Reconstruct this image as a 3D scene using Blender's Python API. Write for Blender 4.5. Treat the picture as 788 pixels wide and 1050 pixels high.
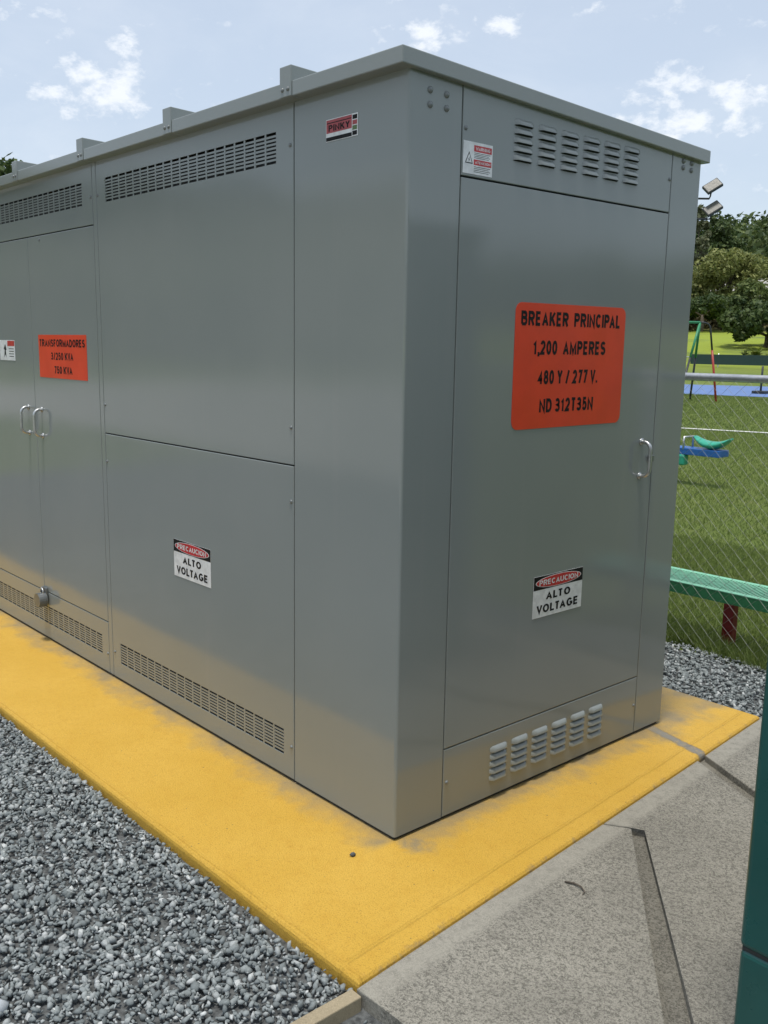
import bpy, bmesh, math, random
import numpy as np
from mathutils import Vector, Matrix

for _o in list(bpy.data.objects):
    bpy.data.objects.remove(_o)
scn = bpy.context.scene
COL = scn.collection
rad = math.radians

# ------------------------------------------------------------------ camera
CAM = Vector((1.93576724, -1.82287526, 1.48704738))
YAW, PITCH, ROLL = rad(138.92988634), rad(-10.51909935), rad(0.75364616)
FPX = 973.2728600089566            # focal length in pixels of the 788x1050 photo
PPX, PPY = 394 - 19.79, 525 + 8.037
_f = Vector((math.cos(PITCH) * math.cos(YAW), math.cos(PITCH) * math.sin(YAW), math.sin(PITCH)))
_r = _f.cross(Vector((0, 0, 1))).normalized()
_u = _r.cross(_f)
RGT = _r * math.cos(ROLL) + _u * math.sin(ROLL)
UPV = -_r * math.sin(ROLL) + _u * math.cos(ROLL)
FWD = _f


def ray(px, py):
    """direction of a photo pixel"""
    return (FWD * FPX + RGT * (px - PPX) - UPV * (py - PPY)).normalized()


cd = bpy.data.cameras.new('camera')
cam = bpy.data.objects.new('camera', cd)
COL.objects.link(cam)
cam.matrix_world = Matrix((
    (RGT.x, UPV.x, -FWD.x, CAM.x), (RGT.y, UPV.y, -FWD.y, CAM.y), (RGT.z, UPV.z, -FWD.z, CAM.z), (0, 0, 0, 1)))
cd.sensor_fit = 'VERTICAL'
cd.sensor_height = 36.0
cd.sensor_width = 27.0
cd.lens = FPX * 36.0 / 1050.0
cd.shift_x = 19.79 / 1050.0
cd.shift_y = 8.037 / 1050.0
cd.clip_start = 0.05
cd.clip_end = 3000
scn.camera = cam

# ------------------------------------------------------------------ sky and sun
SUN_EL, SUN_AZ = rad(81), rad(-68)     # azimuth from +X towards +Y, direction the light comes from
SKY_STRENGTH = 0.10
world = bpy.data.worlds.new('World')
scn.world = world
world.use_nodes = True
wt = world.node_tree
wt.nodes.clear()


def wn(t, **kw):
    n = wt.nodes.new(t)
    for k, v in kw.items():
        setattr(n, k, v)
    return n


def wmath(op, a, b=None, clamp=False):
    n = wn('ShaderNodeMath', operation=op)
    n.use_clamp = clamp
    for i, v in enumerate((a, b)):
        if v is None:
            continue
        if isinstance(v, (int, float)):
            n.inputs[i].default_value = v
        else:
            wt.links.new(v, n.inputs[i])
    return n.outputs[0]


sky = wn('ShaderNodeTexSky', sky_type='NISHITA')
sky.sun_disc = False
sky.sun_elevation = SUN_EL
sky.sun_rotation = math.pi / 2 - SUN_AZ
sky.altitude = 50
sky.air_density = 1.0
sky.dust_density = 1.6
sky.ozone_density = 1.5
tc = wn('ShaderNodeTexCoord')
DIR = tc.outputs['Generated']


def wnoise(scale, detail, rough, zs=1.0, dist=0.0, loc=(0, 0, 0)):
    mp = wn('ShaderNodeMapping')
    mp.inputs['Scale'].default_value = (1, 1, zs)
    mp.inputs['Location'].default_value = loc
    wt.links.new(DIR, mp.inputs[0])
    nz = wn('ShaderNodeTexNoise')
    nz.inputs['Scale'].default_value = scale
    nz.inputs['Detail'].default_value = detail
    nz.inputs['Roughness'].default_value = rough
    nz.inputs['Distortion'].default_value = dist
    wt.links.new(mp.outputs[0], nz.inputs[0])
    return nz.outputs[0]


def wrange(v, a, b, c=0.0, d=1.0):
    n = wn('ShaderNodeMapRange', interpolation_type='SMOOTHSTEP')
    wt.links.new(v, n.inputs[0])
    for i, x in zip((1, 2, 3, 4), (a, b, c, d)):
        n.inputs[i].default_value = x
    return n.outputs[0]


fine = wnoise(26, 7, 0.62, zs=1.7, dist=0.12)
broad = wnoise(4.5, 6, 0.6, zs=2.4, dist=0.4, loc=(3.1, 0.4, 0.2))
# cumulus puffs: soft discs round a direction, broken up by noise
puffs = [(100, 92, 62, .85), (125, 45, 30, .62), (40, 58, 34, .42), (25, 20, 30, .3), (432, 38, 34, .9),
         (508, 26, 26, .8), (620, 6, 26, .4), (770, 112, 75, .9), (715, 122, 70, .62), (660, 112, 70, .5), (700, 92, 60, .5)]
rng = random.Random(11)
dirs = [(ray(a, b), math.atan(c / FPX), s) for a, b, c, s in puffs]
for _ in range(16):                      # the rest of the sky carries the same puffs
    a, e = rng.uniform(-3.1, 0.9), rng.uniform(.12, .7)
    dirs.append((Vector((math.cos(a) * math.cos(e), math.sin(a) * math.cos(e), math.sin(e))), rng.uniform(.04, .11), .7))
acc = None
for d, r_, s in dirs:
    sb = wn('ShaderNodeVectorMath', operation='SUBTRACT')
    wt.links.new(DIR, sb.inputs[0])
    sb.inputs[1].default_value = d
    sc = wn('ShaderNodeVectorMath', operation='MULTIPLY')
    wt.links.new(sb.outputs[0], sc.inputs[0])
    sc.inputs[1].default_value = (1, 1, 1.9)
    ln = wn('ShaderNodeVectorMath', operation='LENGTH')
    wt.links.new(sc.outputs[0], ln.inputs[0])
    m = wrange(ln.outputs['Value'], r_ * 1.35, r_ * 0.05, 0.0, s)
    acc = m if acc is None else wmath('MAXIMUM', acc, m)
fn = wrange(fine, 0.28, 0.76)
puff = wrange(wmath('ADD', wmath('MULTIPLY', acc, 0.75), wmath('SUBTRACT', wmath('MULTIPLY', fn, 0.9), 0.60)), 0.0, 0.60)
veil = wmath('MULTIPLY', wrange(broad, 0.34, 0.80), 0.22)
cloud = wmath('MAXIMUM', wmath('MULTIPLY', puff, 0.92), veil, clamp=True)
mixc = wn('ShaderNodeMix', data_type='RGBA')
wt.links.new(cloud, mixc.inputs['Factor'])
# thin bright haze over the blue, as on a humid day
hz = wn('ShaderNodeMix', data_type='RGBA')
hz.inputs['Factor'].default_value = 0.6
wt.links.new(sky.outputs[0], hz.inputs['A'])
hz.inputs['B'].default_value = (5.15, 5.75, 6.5, 1)
wt.links.new(hz.outputs['Result'], mixc.inputs['A'])
mixc.inputs['B'].default_value = (6.5, 6.8, 7.2, 1)
bg = wn('ShaderNodeBackground')
bg.inputs[1].default_value = SKY_STRENGTH
wt.links.new(mixc.outputs['Result'], bg.inputs[0])
wo = wn('ShaderNodeOutputWorld')
wt.links.new(bg.outputs[0], wo.inputs[0])

sl = bpy.data.lights.new('sun', 'SUN')
sl.energy = 1.9
sl.angle = rad(9)
sl.color = (1.0, 0.955, 0.88)
so = bpy.data.objects.new('sun', sl)
COL.objects.link(so)
sd = Vector((math.cos(SUN_AZ) * math.cos(SUN_EL), math.sin(SUN_AZ) * math.cos(SUN_EL), math.sin(SUN_EL)))
so.rotation_euler = sd.to_track_quat('Z', 'Y').to_euler()
so.location = sd * 30

scn.view_settings.view_transform = 'Standard'
scn.view_settings.look = 'None'
scn.view_settings.gamma = 1
scn.view_settings.use_curve_mapping = False
scn.view_settings.exposure = 0.58
scn.cycles.max_bounces = 6
scn.cycles.diffuse_bounces = 3
scn.cycles.glossy_bounces = 3
scn.render.resolution_x = 768
scn.render.resolution_y = 1024


# ------------------------------------------------------------------ material helper
class MT:
    def __init__(self, name, base=(.5, .5, .5), rough=.5, spec=.5, metal=0.0):
        self.m = bpy.data.materials.new(name)
        self.m.use_nodes = True
        self.t = self.m.node_tree
        self.b = self.t.nodes['Principled BSDF']
        self.b.inputs['Base Color'].default_value = (*base, 1)
        self.b.inputs['Roughness'].default_value = rough
        self.b.inputs['Specular IOR Level'].default_value = spec
        self.b.inputs['Metallic'].default_value = metal
        self._c = None

    def n(self, t, **kw):
        n = self.t.nodes.new(t)
        for k, v in kw.items():
            setattr(n, k, v)
        return n

    def lk(self, a, b):
        if isinstance(a, (int, float)):
            b.default_value = a
        elif isinstance(a, tuple):
            b.default_value = a if len(a) == len(b.default_value) else (*a, 1)
        else:
            self.t.links.new(a, b)

    def co(self):
        if self._c is None:
            self._c = self.n('ShaderNodeTexCoord').outputs['Object']
        return self._c

    def noise(self, scale, detail=4, rough=.55, sc=(1, 1, 1), dist=0.0, vec=None):
        mp = self.n('ShaderNodeMapping')
        mp.inputs['Scale'].default_value = sc
        self.lk(vec or self.co(), mp.inputs[0])
        z = self.n('ShaderNodeTexNoise')
        z.inputs['Scale'].default_value = scale
        z.inputs['Detail'].default_value = detail
        z.inputs['Roughness'].default_value = rough
        z.inputs['Distortion'].default_value = dist
        self.lk(mp.outputs[0], z.inputs[0])
        return z.outputs[0]

    def voro(self, scale, feature='F1', sc=(1, 1, 1)):
        mp = self.n('ShaderNodeMapping')
        mp.inputs['Scale'].default_value = sc
        self.lk(self.co(), mp.inputs[0])
        z = self.n('ShaderNodeTexVoronoi', feature=feature)
        z.inputs['Scale'].default_value = scale
        self.lk(mp.outputs[0], z.inputs[0])
        return z.outputs[0]

    def rng(self, v, a, b, c=0.0, d=1.0, smooth=True):
        n = self.n('ShaderNodeMapRange', interpolation_type='SMOOTHSTEP' if smooth else 'LINEAR')
        self.lk(v, n.inputs[0])
        for i, x in zip((1, 2, 3, 4), (a, b, c, d)):
            n.inputs[i].default_value = x
        return n.outputs[0]

    def ma(self, op, a, b=0.0, clamp=False):
        n = self.n('ShaderNodeMath', operation=op)
        n.use_clamp = clamp
        self.lk(a, n.inputs[0])
        self.lk(b, n.inputs[1])
        return n.outputs[0]

    def mix(self, f, a, b):
        n = self.n('ShaderNodeMix', data_type='RGBA')
        self.lk(f, n.inputs['Factor'])
        self.lk(a, n.inputs['A'])
        self.lk(b, n.inputs['B'])
        return n.outputs['Result']

    def xyz(self):
        s = self.n('ShaderNodeSeparateXYZ')
        self.lk(self.co(), s.inputs[0])
        return s.outputs

    def island(self):
        return self.n('ShaderNodeNewGeometry').outputs['Random Per Island']

    def color(self, c):
        self.lk(c, self.b.inputs['Base Color'])

    def rough(self, c):
        self.lk(c, self.b.inputs['Roughness'])

    def bump(self, h, dist=.01, strength=1.0):
        prev = self.b.inputs['Normal'].links
        n = self.n('ShaderNodeBump')
        n.inputs['Strength'].default_value = strength
        n.inputs['Distance'].default_value = dist
        self.lk(h, n.inputs['Height'])
        if prev:
            self.lk(prev[0].from_socket, n.inputs['Normal'])
        self.lk(n.outputs[0], self.b.inputs['Normal'])


# ------------------------------------------------------------------ mesh helpers
def mesh_obj(name, verts, faces, mat, parent=None, smooth=False):
    me = bpy.data.meshes.new(name)
    me.from_pydata([tuple(v) for v in verts], [], faces)
    me.materials.append(mat)
    if smooth:
        me.polygons.foreach_set('use_smooth', [True] * len(me.polygons))
    me.update()
    return link(name, me, parent)


def link(name, me, parent=None):
    o = bpy.data.objects.new(name, me)
    COL.objects.link(o)
    if parent is not None:
        o.parent = parent
    return o


def tag(o, label=None, cat=None, group=None, kind=None):
    if label:
        o['label'] = label
    if cat:
        o['category'] = cat
    if group:
        o['group'] = group
    if kind:
        o['kind'] = kind
    return o


def empty(name, loc, label, cat, group=None):
    o = bpy.data.objects.new(name, None)
    COL.objects.link(o)
    o.location = loc
    o.empty_display_size = .2
    return tag(o, label, cat, group)


def bm_done(name, bm, mat, parent=None, smooth=False):
    bmesh.ops.recalc_face_normals(bm, faces=bm.faces)
    me = bpy.data.meshes.new(name)
    bm.to_mesh(me)
    bm.free()
    me.materials.append(mat)
    if smooth:
        me.polygons.foreach_set('use_smooth', [True] * len(me.polygons))
    return link(name, me, parent)


def add_box(bm, a, b, bevel=0.0, seg=2):
    g = bmesh.ops.create_cube(bm, size=1)
    vs = g['verts']
    for v in vs:
        v.co = Vector((a[i] + (v.co[i] + .5) * (b[i] - a[i]) for i in range(3)))
    if bevel:
        es = list({e for v in vs for e in v.link_edges})
        bmesh.ops.bevel(bm, geom=es, offset=bevel, segments=seg, affect='EDGES', profile=.5)


def box(name, a, b, mat, parent=None, bevel=0.0, seg=2):
    bm = bmesh.new()
    add_box(bm, a, b, bevel, seg)
    return bm_done(name, bm, mat, parent)


def add_tube(bm, pts, r, n=10, cap=True):
    pts = [Vector(p) for p in pts]
    rs = r if isinstance(r, (list, tuple)) else [r] * len(pts)
    rings = []
    ref = None
    for i, p in enumerate(pts):
        t = (pts[min(i + 1, len(pts) - 1)] - pts[max(i - 1, 0)]).normalized()
        if ref is None:
            ref = t.cross(Vector((0, 0, 1)) if abs(t.z) < .9 else Vector((1, 0, 0))).normalized()
        ref = (ref - t * ref.dot(t)).normalized()
        bn = t.cross(ref)
        rings.append([bm.verts.new(p + (ref * math.cos(k * 2 * math.pi / n) + bn * math.sin(k * 2 * math.pi / n)) * rs[i])
                      for k in range(n)])
    for a, b in zip(rings, rings[1:]):
        for k in range(n):
            bm.faces.new((a[k], a[(k + 1) % n], b[(k + 1) % n], b[k]))
    if cap:
        bm.faces.new(rings[0][::-1])
        bm.faces.new(rings[-1])


def tube(name, pts, r, mat, parent=None, n=10):
    bm = bmesh.new()
    add_tube(bm, pts, r, n)
    return bm_done(name, bm, mat, parent, True)


def prism(name, poly, z0, z1, mat, parent=None, bevel=0.0, seg=2):
    bm = bmesh.new()
    b = [bm.verts.new((x, y, z0)) for x, y in poly]
    t = [bm.verts.new((x, y, z1)) for x, y in poly]
    n = len(poly)
    bm.faces.new(b[::-1])
    top = bm.faces.new(t)
    for i in range(n):
        bm.faces.new((b[i], b[(i + 1) % n], t[(i + 1) % n], t[i]))
    if bevel:
        bmesh.ops.bevel(bm, geom=list(top.edges), offset=bevel, segments=seg, affect='EDGES', profile=.5)
    return bm_done(name, bm, mat, parent)


def np_mesh(name, V, F, mat, parent=None):
    """V (n,3), F (m,k) numpy arrays"""
    me = bpy.data.meshes.new(name)
    k = F.shape[1]
    me.vertices.add(len(V))
    me.vertices.foreach_set('co', V.astype(np.float32).ravel())
    me.loops.add(F.size)
    me.loops.foreach_set('vertex_index', F.astype(np.int32).ravel())
    me.polygons.add(len(F))
    me.polygons.foreach_set('loop_start', np.arange(0, F.size, k, dtype=np.int32))
    me.polygons.foreach_set('loop_total', np.full(len(F), k, dtype=np.int32))
    me.materials.append(mat)
    me.update(calc_edges=True)
    return link(name, me, parent)


# ------------------------------------------------------------------ materials
def paint_grey():
    m = MT('grey_enamel', rough=.2, spec=.52)
    big = m.noise(1.3, 3, .5)
    mott = m.noise(60, 3, .6)
    streak = m.noise(9, 4, .6, sc=(1, 1, .05))
    c = m.mix(m.rng(big, .3, .7), (.255, .280, .268), (.276, .298, .284))
    c = m.mix(m.rng(streak, .60, .80, 0, .22), c, (.32, .32, .305))
    # dust rising from the pad
    z = m.xyz()[2]
    dust = m.ma('MULTIPLY', m.rng(z, .30, .0), m.rng(m.noise(11, 5, .7), .35, .75))
    c = m.mix(m.ma('MULTIPLY', dust, .06), c, (.32, .30, .25))
    m.color(c)
    r = m.ma('ADD', m.rng(mott, .3, .7, .045, .075), m.ma('MULTIPLY', dust, .05))
    r = m.ma('ADD', r, m.rng(m.noise(2.6, 5, .65), .45, .8, 0, .09))
    m.rough(r)
    # oil-canning of thin sheet steel and orange-peel of the paint
    m.bump(m.noise(1.7, 1, .4), .030, .11)
    m.bump(m.noise(260, 2, .5), .0004, .25)
    return m.m


def simple(name, base, rough=.5, spec=.5, metal=0.0, var=.12, scale=30):
    m = MT(name, base, rough, spec, metal)
    f = m.rng(m.noise(scale, 4, .6), .3, .7)
    m.color(m.mix(f, tuple(x * (1 - var) for x in base), tuple(min(1, x * (1 + var)) for x in base)))
    m.rough(m.rng(m.noise(scale * .6, 3, .6), .3, .7, max(.02, rough - .06), min(1, rough + .06)))
    return m.m


M_GREY = paint_grey()
M_CORE = simple('dark_interior', (.035, .038, .038), .7)
M_BOLT = simple('painted_bolt', (.19, .205, .205), .3, .6)
M_CHROME = simple('bright_steel', (.55, .56, .56), .36, .5, .8)
M_ORANGE = simple('orange_vinyl', (.80, .060, .020), .36, .4, 0, .05, 8)
M_BLACK = simple('black_vinyl', (.008, .008, .009), .55, .22)
M_WHITE = simple('white_vinyl', (.78, .79, .78), .35)
M_RED = simple('red_vinyl', (.55, .03, .035), .35)
M_PINK = simple('faded_red_vinyl', (.42, .07, .08), .4)
M_LOCK = simple('galvanised_lock', (.20, .215, .22), .38, .5, .5)


def paint_yellow():
    m = MT('yellow_traffic_paint', rough=.62, spec=.35)
    x, y, z = m.xyz()
    big = m.rng(m.noise(2.2, 5, .6), .3, .7)
    mid = m.noise(26, 5, .7)
    grit = m.noise(240, 4, .75)
    c = m.mix(big, (.66, .395, .050), (.72, .445, .070))
    c = m.mix(m.rng(mid, .46, .70, 0, .4), c, (.60, .32, .035))
    c = m.mix(m.rng(m.noise(75, 4, .75), .52, .66, 0, .5), c, (.55, .30, .04))
    c = m.mix(m.rng(grit, .50, .66, 0, .65), c, (.36, .19, .03))
    c = m.mix(m.rng(grit, .44, .30, 0, .4), c, (.74, .50, .12))
    spots = m.voro(34)
    c = m.mix(m.ma('MULTIPLY', m.rng(spots, .10, .055), m.rng(m.noise(7, 3, .6), .50, .62)), c, (.20, .14, .06))
    # grey overspray from repainting, in strips along the two walls
    nz = m.ma('MULTIPLY', m.rng(m.noise(7, 4, .65), .25, .75), .10)
    nz2 = m.rng(m.noise(5, 4, .65), .30, .66, .45, 1)
    s1 = m.ma('MULTIPLY', m.rng(m.ma('ADD', y, nz), -.085, .065), m.rng(x, .012, -.03))
    s2 = m.ma('MULTIPLY', m.rng(m.ma('SUBTRACT', x, nz), .085, -.065), m.rng(y, -.012, .03))
    # thick smudges by the two corners of the short side
    def blob(cx, cy, rr):
        dx = m.ma('SUBTRACT', x, cx)
        dy = m.ma('SUBTRACT', y, cy)
        d = m.ma('SQRT', m.ma('ADD', m.ma('MULTIPLY', dx, dx), m.ma('MULTIPLY', dy, dy)))
        return m.rng(m.ma('ADD', d, nz), rr + .02, rr * .3)
    s3 = m.ma('MULTIPLY', m.ma('MAXIMUM', blob(.04, .05, .12), blob(.05, 1.36, .17)), .85)
    ov = m.ma('MAXIMUM', m.ma('MULTIPLY', m.ma('MAXIMUM', s1, s2), m.ma('MULTIPLY', nz2, .85)),
              m.ma('MULTIPLY', s3, m.rng(m.noise(40, 4, .7), .25, .6, .45, .95)))
    c = m.mix(ov, c, (.25, .215, .15))
    # bare joint running from the far corner to the walk
    a, b = Vector((-.009, 1.386)), Vector((.40, 1.285))
    d = (b - a).normalized()
    nn = Vector((-d.y, d.x))
    w = m.ma('MULTIPLY', m.ma('SUBTRACT', m.noise(14, 4, .7), .5), .05)
    dist = m.ma('ABSOLUTE', m.ma('ADD', m.ma('SUBTRACT', m.ma('ADD', m.ma('MULTIPLY', x, nn.x), m.ma('MULTIPLY', y, nn.y)), nn.dot(a)), w))
    joint = m.rng(dist, .030, .014)
    joint = m.ma('MULTIPLY', joint, m.rng(x, -.06, .06))
    c = m.mix(m.ma('MULTIPLY', joint, m.rng(m.noise(60, 3, .7), .2, .55, .5, 1)), c, (.25, .235, .20))
    # worn strip on the arris by the walk
    e0, e1 = Vector((.421, -.50)), Vector((.225, 1.84))
    ed = (e1 - e0).normalized()
    en = Vector((-ed.y, ed.x))
    de = m.ma('SUBTRACT', m.ma('ADD', m.ma('MULTIPLY', x, en.x), m.ma('MULTIPLY', y, en.y)), en.dot(e0))   # inward
    wear = m.ma('MULTIPLY', m.rng(de, .022, .0), m.rng(m.noise(13, 6, .75), .50, .70, 0, .75))
    c = m.mix(wear, c, (.22, .20, .165))
    m.color(c)
    m.rough(m.rng(grit, .3, .7, .5, .75))
    groove = m.rng(m.ma('ABSOLUTE', m.ma('SUBTRACT', m.ma('ADD', de, m.ma('MULTIPLY', m.noise(5, 2, .5), .012)), .078)), .010, .0)
    fe_ = m.ma('ADD', m.ma('SUBTRACT', y, m.ma('MULTIPLY', x, .0052)), .480)
    groove = m.ma('MAXIMUM', groove, m.rng(m.ma('ABSOLUTE', m.ma('ADD', fe_, m.ma('MULTIPLY', m.noise(4, 3, .5), .012))), .008, .0))
    m.bump(m.ma('MULTIPLY', m.ma('ADD', groove, m.ma('MULTIPLY', joint, 1.5)), -1), .004, 1)
    m.bump(mid, .004, .5)
    m.bump(grit, .0035, 1.0)
    return m.m


def concrete(name, base, ang=0.6, k=1.0):
    m = MT(name, rough=.88, spec=.25)
    big = m.rng(m.noise(2.4, 5, .62), .3, .7)
    broom = m.noise(26, 5, .7, sc=(1.0, 3.0, 1), dist=.6)
    grit = m.noise(330, 4, .8)
    grit2 = m.noise(120, 4, .75)
    b = Vector(base)
    x, y, z = m.xyz()
    e0, e1 = Vector((.421, -.50)), Vector((.225, 1.84))
    ed = (e1 - e0).normalized()
    de = m.ma('SUBTRACT', m.ma('ADD', m.ma('MULTIPLY', x, ed.y), m.ma('MULTIPLY', y, -ed.x)), ed.y * e0.x - ed.x * e0.y)
    de = m.ma('ADD', de, m.ma('MULTIPLY', m.noise(9, 4, .6), .03))
    trowel = m.rng(de, .105, .075)      # hand-trowelled margin along the pad
    c = m.mix(big, tuple(b * .84), tuple(b * 1.12))
    c = m.mix(m.rng(broom, .45, .72, 0, .42), c, tuple(b * .55))
    c = m.mix(m.rng(grit2, .47, .60, 0, .85 * k), c, tuple(b * .38))
    c = m.mix(m.rng(m.noise(190, 3, .7), .52, .60, 0, .6 * k), c, tuple(b * .30))
    c = m.mix(m.rng(grit, .54, .64, 0, .6), c, tuple(b * 1.7))
    c = m.mix(m.rng(m.noise(5.5, 5, .7), .60, .74, 0, .45), c, tuple(b * .42))
    c = m.mix(m.ma('MULTIPLY', trowel, m.rng(m.noise(30, 4, .7), .3, .7, .25, .75)), c, tuple(b * 1.10))
    m.color(c)
    keep = m.rng(trowel, 0, 1, 1, .25)
    m.bump(m.ma('MULTIPLY', broom, keep), .005, .6)
    m.bump(m.ma('MULTIPLY', grit2, keep), .0035, .9 * k)
    m.bump(grit, .0015, .7)
    return m.m


M_YELLOW = paint_yellow()
M_CONC = concrete('broomed_concrete', (.315, .298, .252))
M_CONC_S = concrete('smooth_concrete', (.41, .395, .35), k=.45)
M_CHAN = concrete('channel_concrete', (.235, .222, .185))
M_BOARD = concrete('form_board', (.36, .30, .20), k=.5)


def gravel_mat():
    m = MT('crushed_stone', rough=.85, spec=.3)
    i = m.island()
    r = m.n('ShaderNodeValToRGB')
    m.lk(i, r.inputs[0])
    cr = r.color_ramp
    cr.elements[0].position, cr.elements[0].color = 0, (.15, .17, .172, 1)
    cr.elements[1].position, cr.elements[1].color = 1, (.66, .68, .665, 1)
    for p, c in ((.35, (.235, .262, .262, 1)), (.7, (.315, .345, .342, 1)), (.93, (.43, .45, .445, 1))):
        e = cr.elements.new(p)
        e.color = c
    c = m.mix(m.rng(m.noise(160, 4, .7), .35, .7, 0, .4), r.outputs[0], (.14, .155, .155))
    m.color(c)
    m.bump(m.noise(220, 4, .7), .0012, .6)
    return m.m


M_STONE = gravel_mat()
M_BED = simple('gravel_bed', (.10, .105, .105), .95, .2, 0, .5, 60)


def ground_mat():
    m = MT('mown_turf', rough=.95, spec=.15)
    big = m.rng(m.noise(.35, 5, .6), .3, .7)
    mid = m.noise(3.5, 6, .7, sc=(1, 2.0, 1))
    fine_ = m.noise(70, 4, .75)
    c = m.mix(big, (.140, .195, .042), (.185, .232, .062))
    c = m.mix(m.rng(mid, .48, .72, 0, .55), c, (.24, .235, .095))
    c = m.mix(m.rng(fine_, .48, .75, 0, .75), c, (.088, .12, .026))
    x, y, z = m.xyz()
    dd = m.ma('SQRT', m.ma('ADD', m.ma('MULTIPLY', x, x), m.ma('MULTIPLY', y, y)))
    sunlit_bank = m.ma('MULTIPLY', m.rng(dd, 44, 50), m.rng(dd, 86, 78))
    c = m.mix(m.ma('MULTIPLY', sunlit_bank, m.rng(m.noise(.16, 4, .6), .36, .52)), c, (.27, .33, .045))  # sunlight on the far bank, painted into the turf as lime
    c = m.mix(m.ma('MULTIPLY', m.rng(dd, 76, 82), .8), c, (.10, .085, .04))
    m.color(c)
    m.bump(fine_, .03, .8)
    m.bump(mid, .05, .4)
    return m.m


def leaf(name, a, b, trans=.28):
    m = bpy.data.materials.new(name)
    m.use_nodes = True
    t = m.node_tree
    t.nodes.clear()
    g = t.nodes.new('ShaderNodeNewGeometry')
    r = t.nodes.new('ShaderNodeValToRGB')
    r.color_ramp.elements[0].color = (*a, 1)
    r.color_ramp.elements[1].color = (*b, 1)
    t.links.new(g.outputs['Random Per Island'], r.inputs[0])
    d = t.nodes.new('ShaderNodeBsdfPrincipled')
    d.inputs['Roughness'].default_value = .55
    d.inputs['Specular IOR Level'].default_value = .25
    t.links.new(r.outputs[0], d.inputs['Base Color'])
    tr = t.nodes.new('ShaderNodeBsdfTranslucent')
    t.links.new(r.outputs[0], tr.inputs[0])
    mx = t.nodes.new('ShaderNodeMixShader')
    mx.inputs[0].default_value = trans
    t.links.new(d.outputs[0], mx.inputs[1])
    t.links.new(tr.outputs[0], mx.inputs[2])
    o = t.nodes.new('ShaderNodeOutputMaterial')
    t.links.new(mx.outputs[0], o.inputs[0])
    return m


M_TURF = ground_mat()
M_BLADE = leaf('grass_blades', (.115, .175, .036), (.25, .305, .095), .35)
M_OLIVE = leaf('olive_leaves', (.14, .17, .045), (.33, .34, .12))
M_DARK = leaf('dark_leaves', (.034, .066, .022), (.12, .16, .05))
M_MID = leaf('mid_green_leaves', (.075, .115, .034), (.20, .24, .075))
M_PALE = leaf('pale_leaves', (.10, .12, .055), (.27, .28, .17))
M_LIME = leaf('lime_leaves', (.10, .14, .02), (.24, .27, .06))
M_BARK = simple('bark', (.12, .10, .08), .9, .2, 0, .35, 12)

# ------------------------------------------------------------------ ground and terrain
VD = Vector((math.cos(rad(118.6)), math.sin(rad(118.6))))      # the way out over the field
GZ = -.047                                                     # gravel and turf level; the pad top is z = 0


def skyline(az):
    """elevation (degrees, seen from the cabinet) that the wooded hills reach"""
    pts = [(-180, 11.0), (-150, 8.5), (-110, 8.0), (-60, 5.5), (0, 4.0), (60, 4.2), (100, 4.6), (112, 7.6), (118.3, 7.0), (121, 6.2), (128, 5.6),
           (148, 5.5), (155, 6.6), (157.5, 8.6), (160, 10.2), (166, 11.5), (180, 11.0)]
    a = (math.degrees(az) + 180) % 360 - 180
    for (a0, e0), (a1, e1) in zip(pts, pts[1:]):
        if a0 <= a <= a1:
            return e0 + (e1 - e0) * (a - a0) / (a1 - a0)
    return 6.0


def height(x, y):
    d = math.hypot(x, y)
    az = math.atan2(y, x)
    z = GZ
    if d > 40:
        t = min(1, (d - 40) / 6)
        z += .45 * t * t * (3 - 2 * t)
    if d > 46:
        z += (min(d, 84) - 46) * .075
    if d > 84:
        top = 1.4 + math.tan(rad(skyline(az))) * 165 - 5.0
        t = min(1, (d - 84) / 81)
        z += max(0, top - z) * t * t * (3 - 2 * t)
    if d > 165:
        z -= (d - 165) * .04
    if d > 44:
        z += .5 * math.sin(x * .11 + 1.3) * math.sin(y * .09 + .4) * min(1, (d - 44) / 20)
    return z


def build_ground():
    rs = [0, 3, 6, 10, 16, 24, 32, 38, 40, 42, 44, 46, 50, 55, 60, 66, 72, 78, 84, 92, 100, 110, 120, 130, 142, 155, 168, 190, 240, 400, 900]
    na = 144
    V = [(0, 0, GZ - .03)]
    F = []
    for r_ in rs[1:]:
        for k in range(na):
            a = 2 * math.pi * k / na
            x, y = r_ * math.cos(a), r_ * math.sin(a)
            V.append((x, y, height(x, y)))
    for k in range(na):
        F.append((0, 1 + k, 1 + (k + 1) % na))
    for i in range(len(rs) - 2):
        a, b = 1 + i * na, 1 + (i + 1) * na
        for k in range(na):
            F.append((a + k, b + k, b + (k + 1) % na, a + (k + 1) % na))
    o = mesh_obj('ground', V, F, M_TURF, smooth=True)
    return tag(o, kind='structure')


build_ground()

# gravel bed sheet (sits just over the turf sheet; the turf is a sloped few millimetres lower here)
bed = mesh_obj('gravel_bed', [(-9, -5.5, GZ + .001), (6, -5.5, GZ + .001), (6, 2.50, GZ + .001), (-9, 2.50, GZ + .001)],
               [(0, 1, 2, 3)], M_BED)
tag(bed, kind='structure')

reflection_yard = mesh_obj('reflection_yard', [(-30, -24, GZ + .004), (14, -24, GZ + .004), (14, -5.51, GZ + .004), (-30, -5.51, GZ + .004)], [(0, 1, 2, 3)], M_CONC_S)  # unseen concrete sheet, added to lighten the reflections in the cabinet paint
tag(reflection_yard, kind='structure')

# yellow pad
PAD = [(-5.35, -.532), (.421, -.502), (.222, 1.848), (-5.35, 1.848)]
pad = prism('equipment_pad', PAD, GZ - .08, 0, M_YELLOW, bevel=.017, seg=3)
tag(pad, 'yellow painted concrete pad under the grey electrical cabinet', 'pad')

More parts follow.
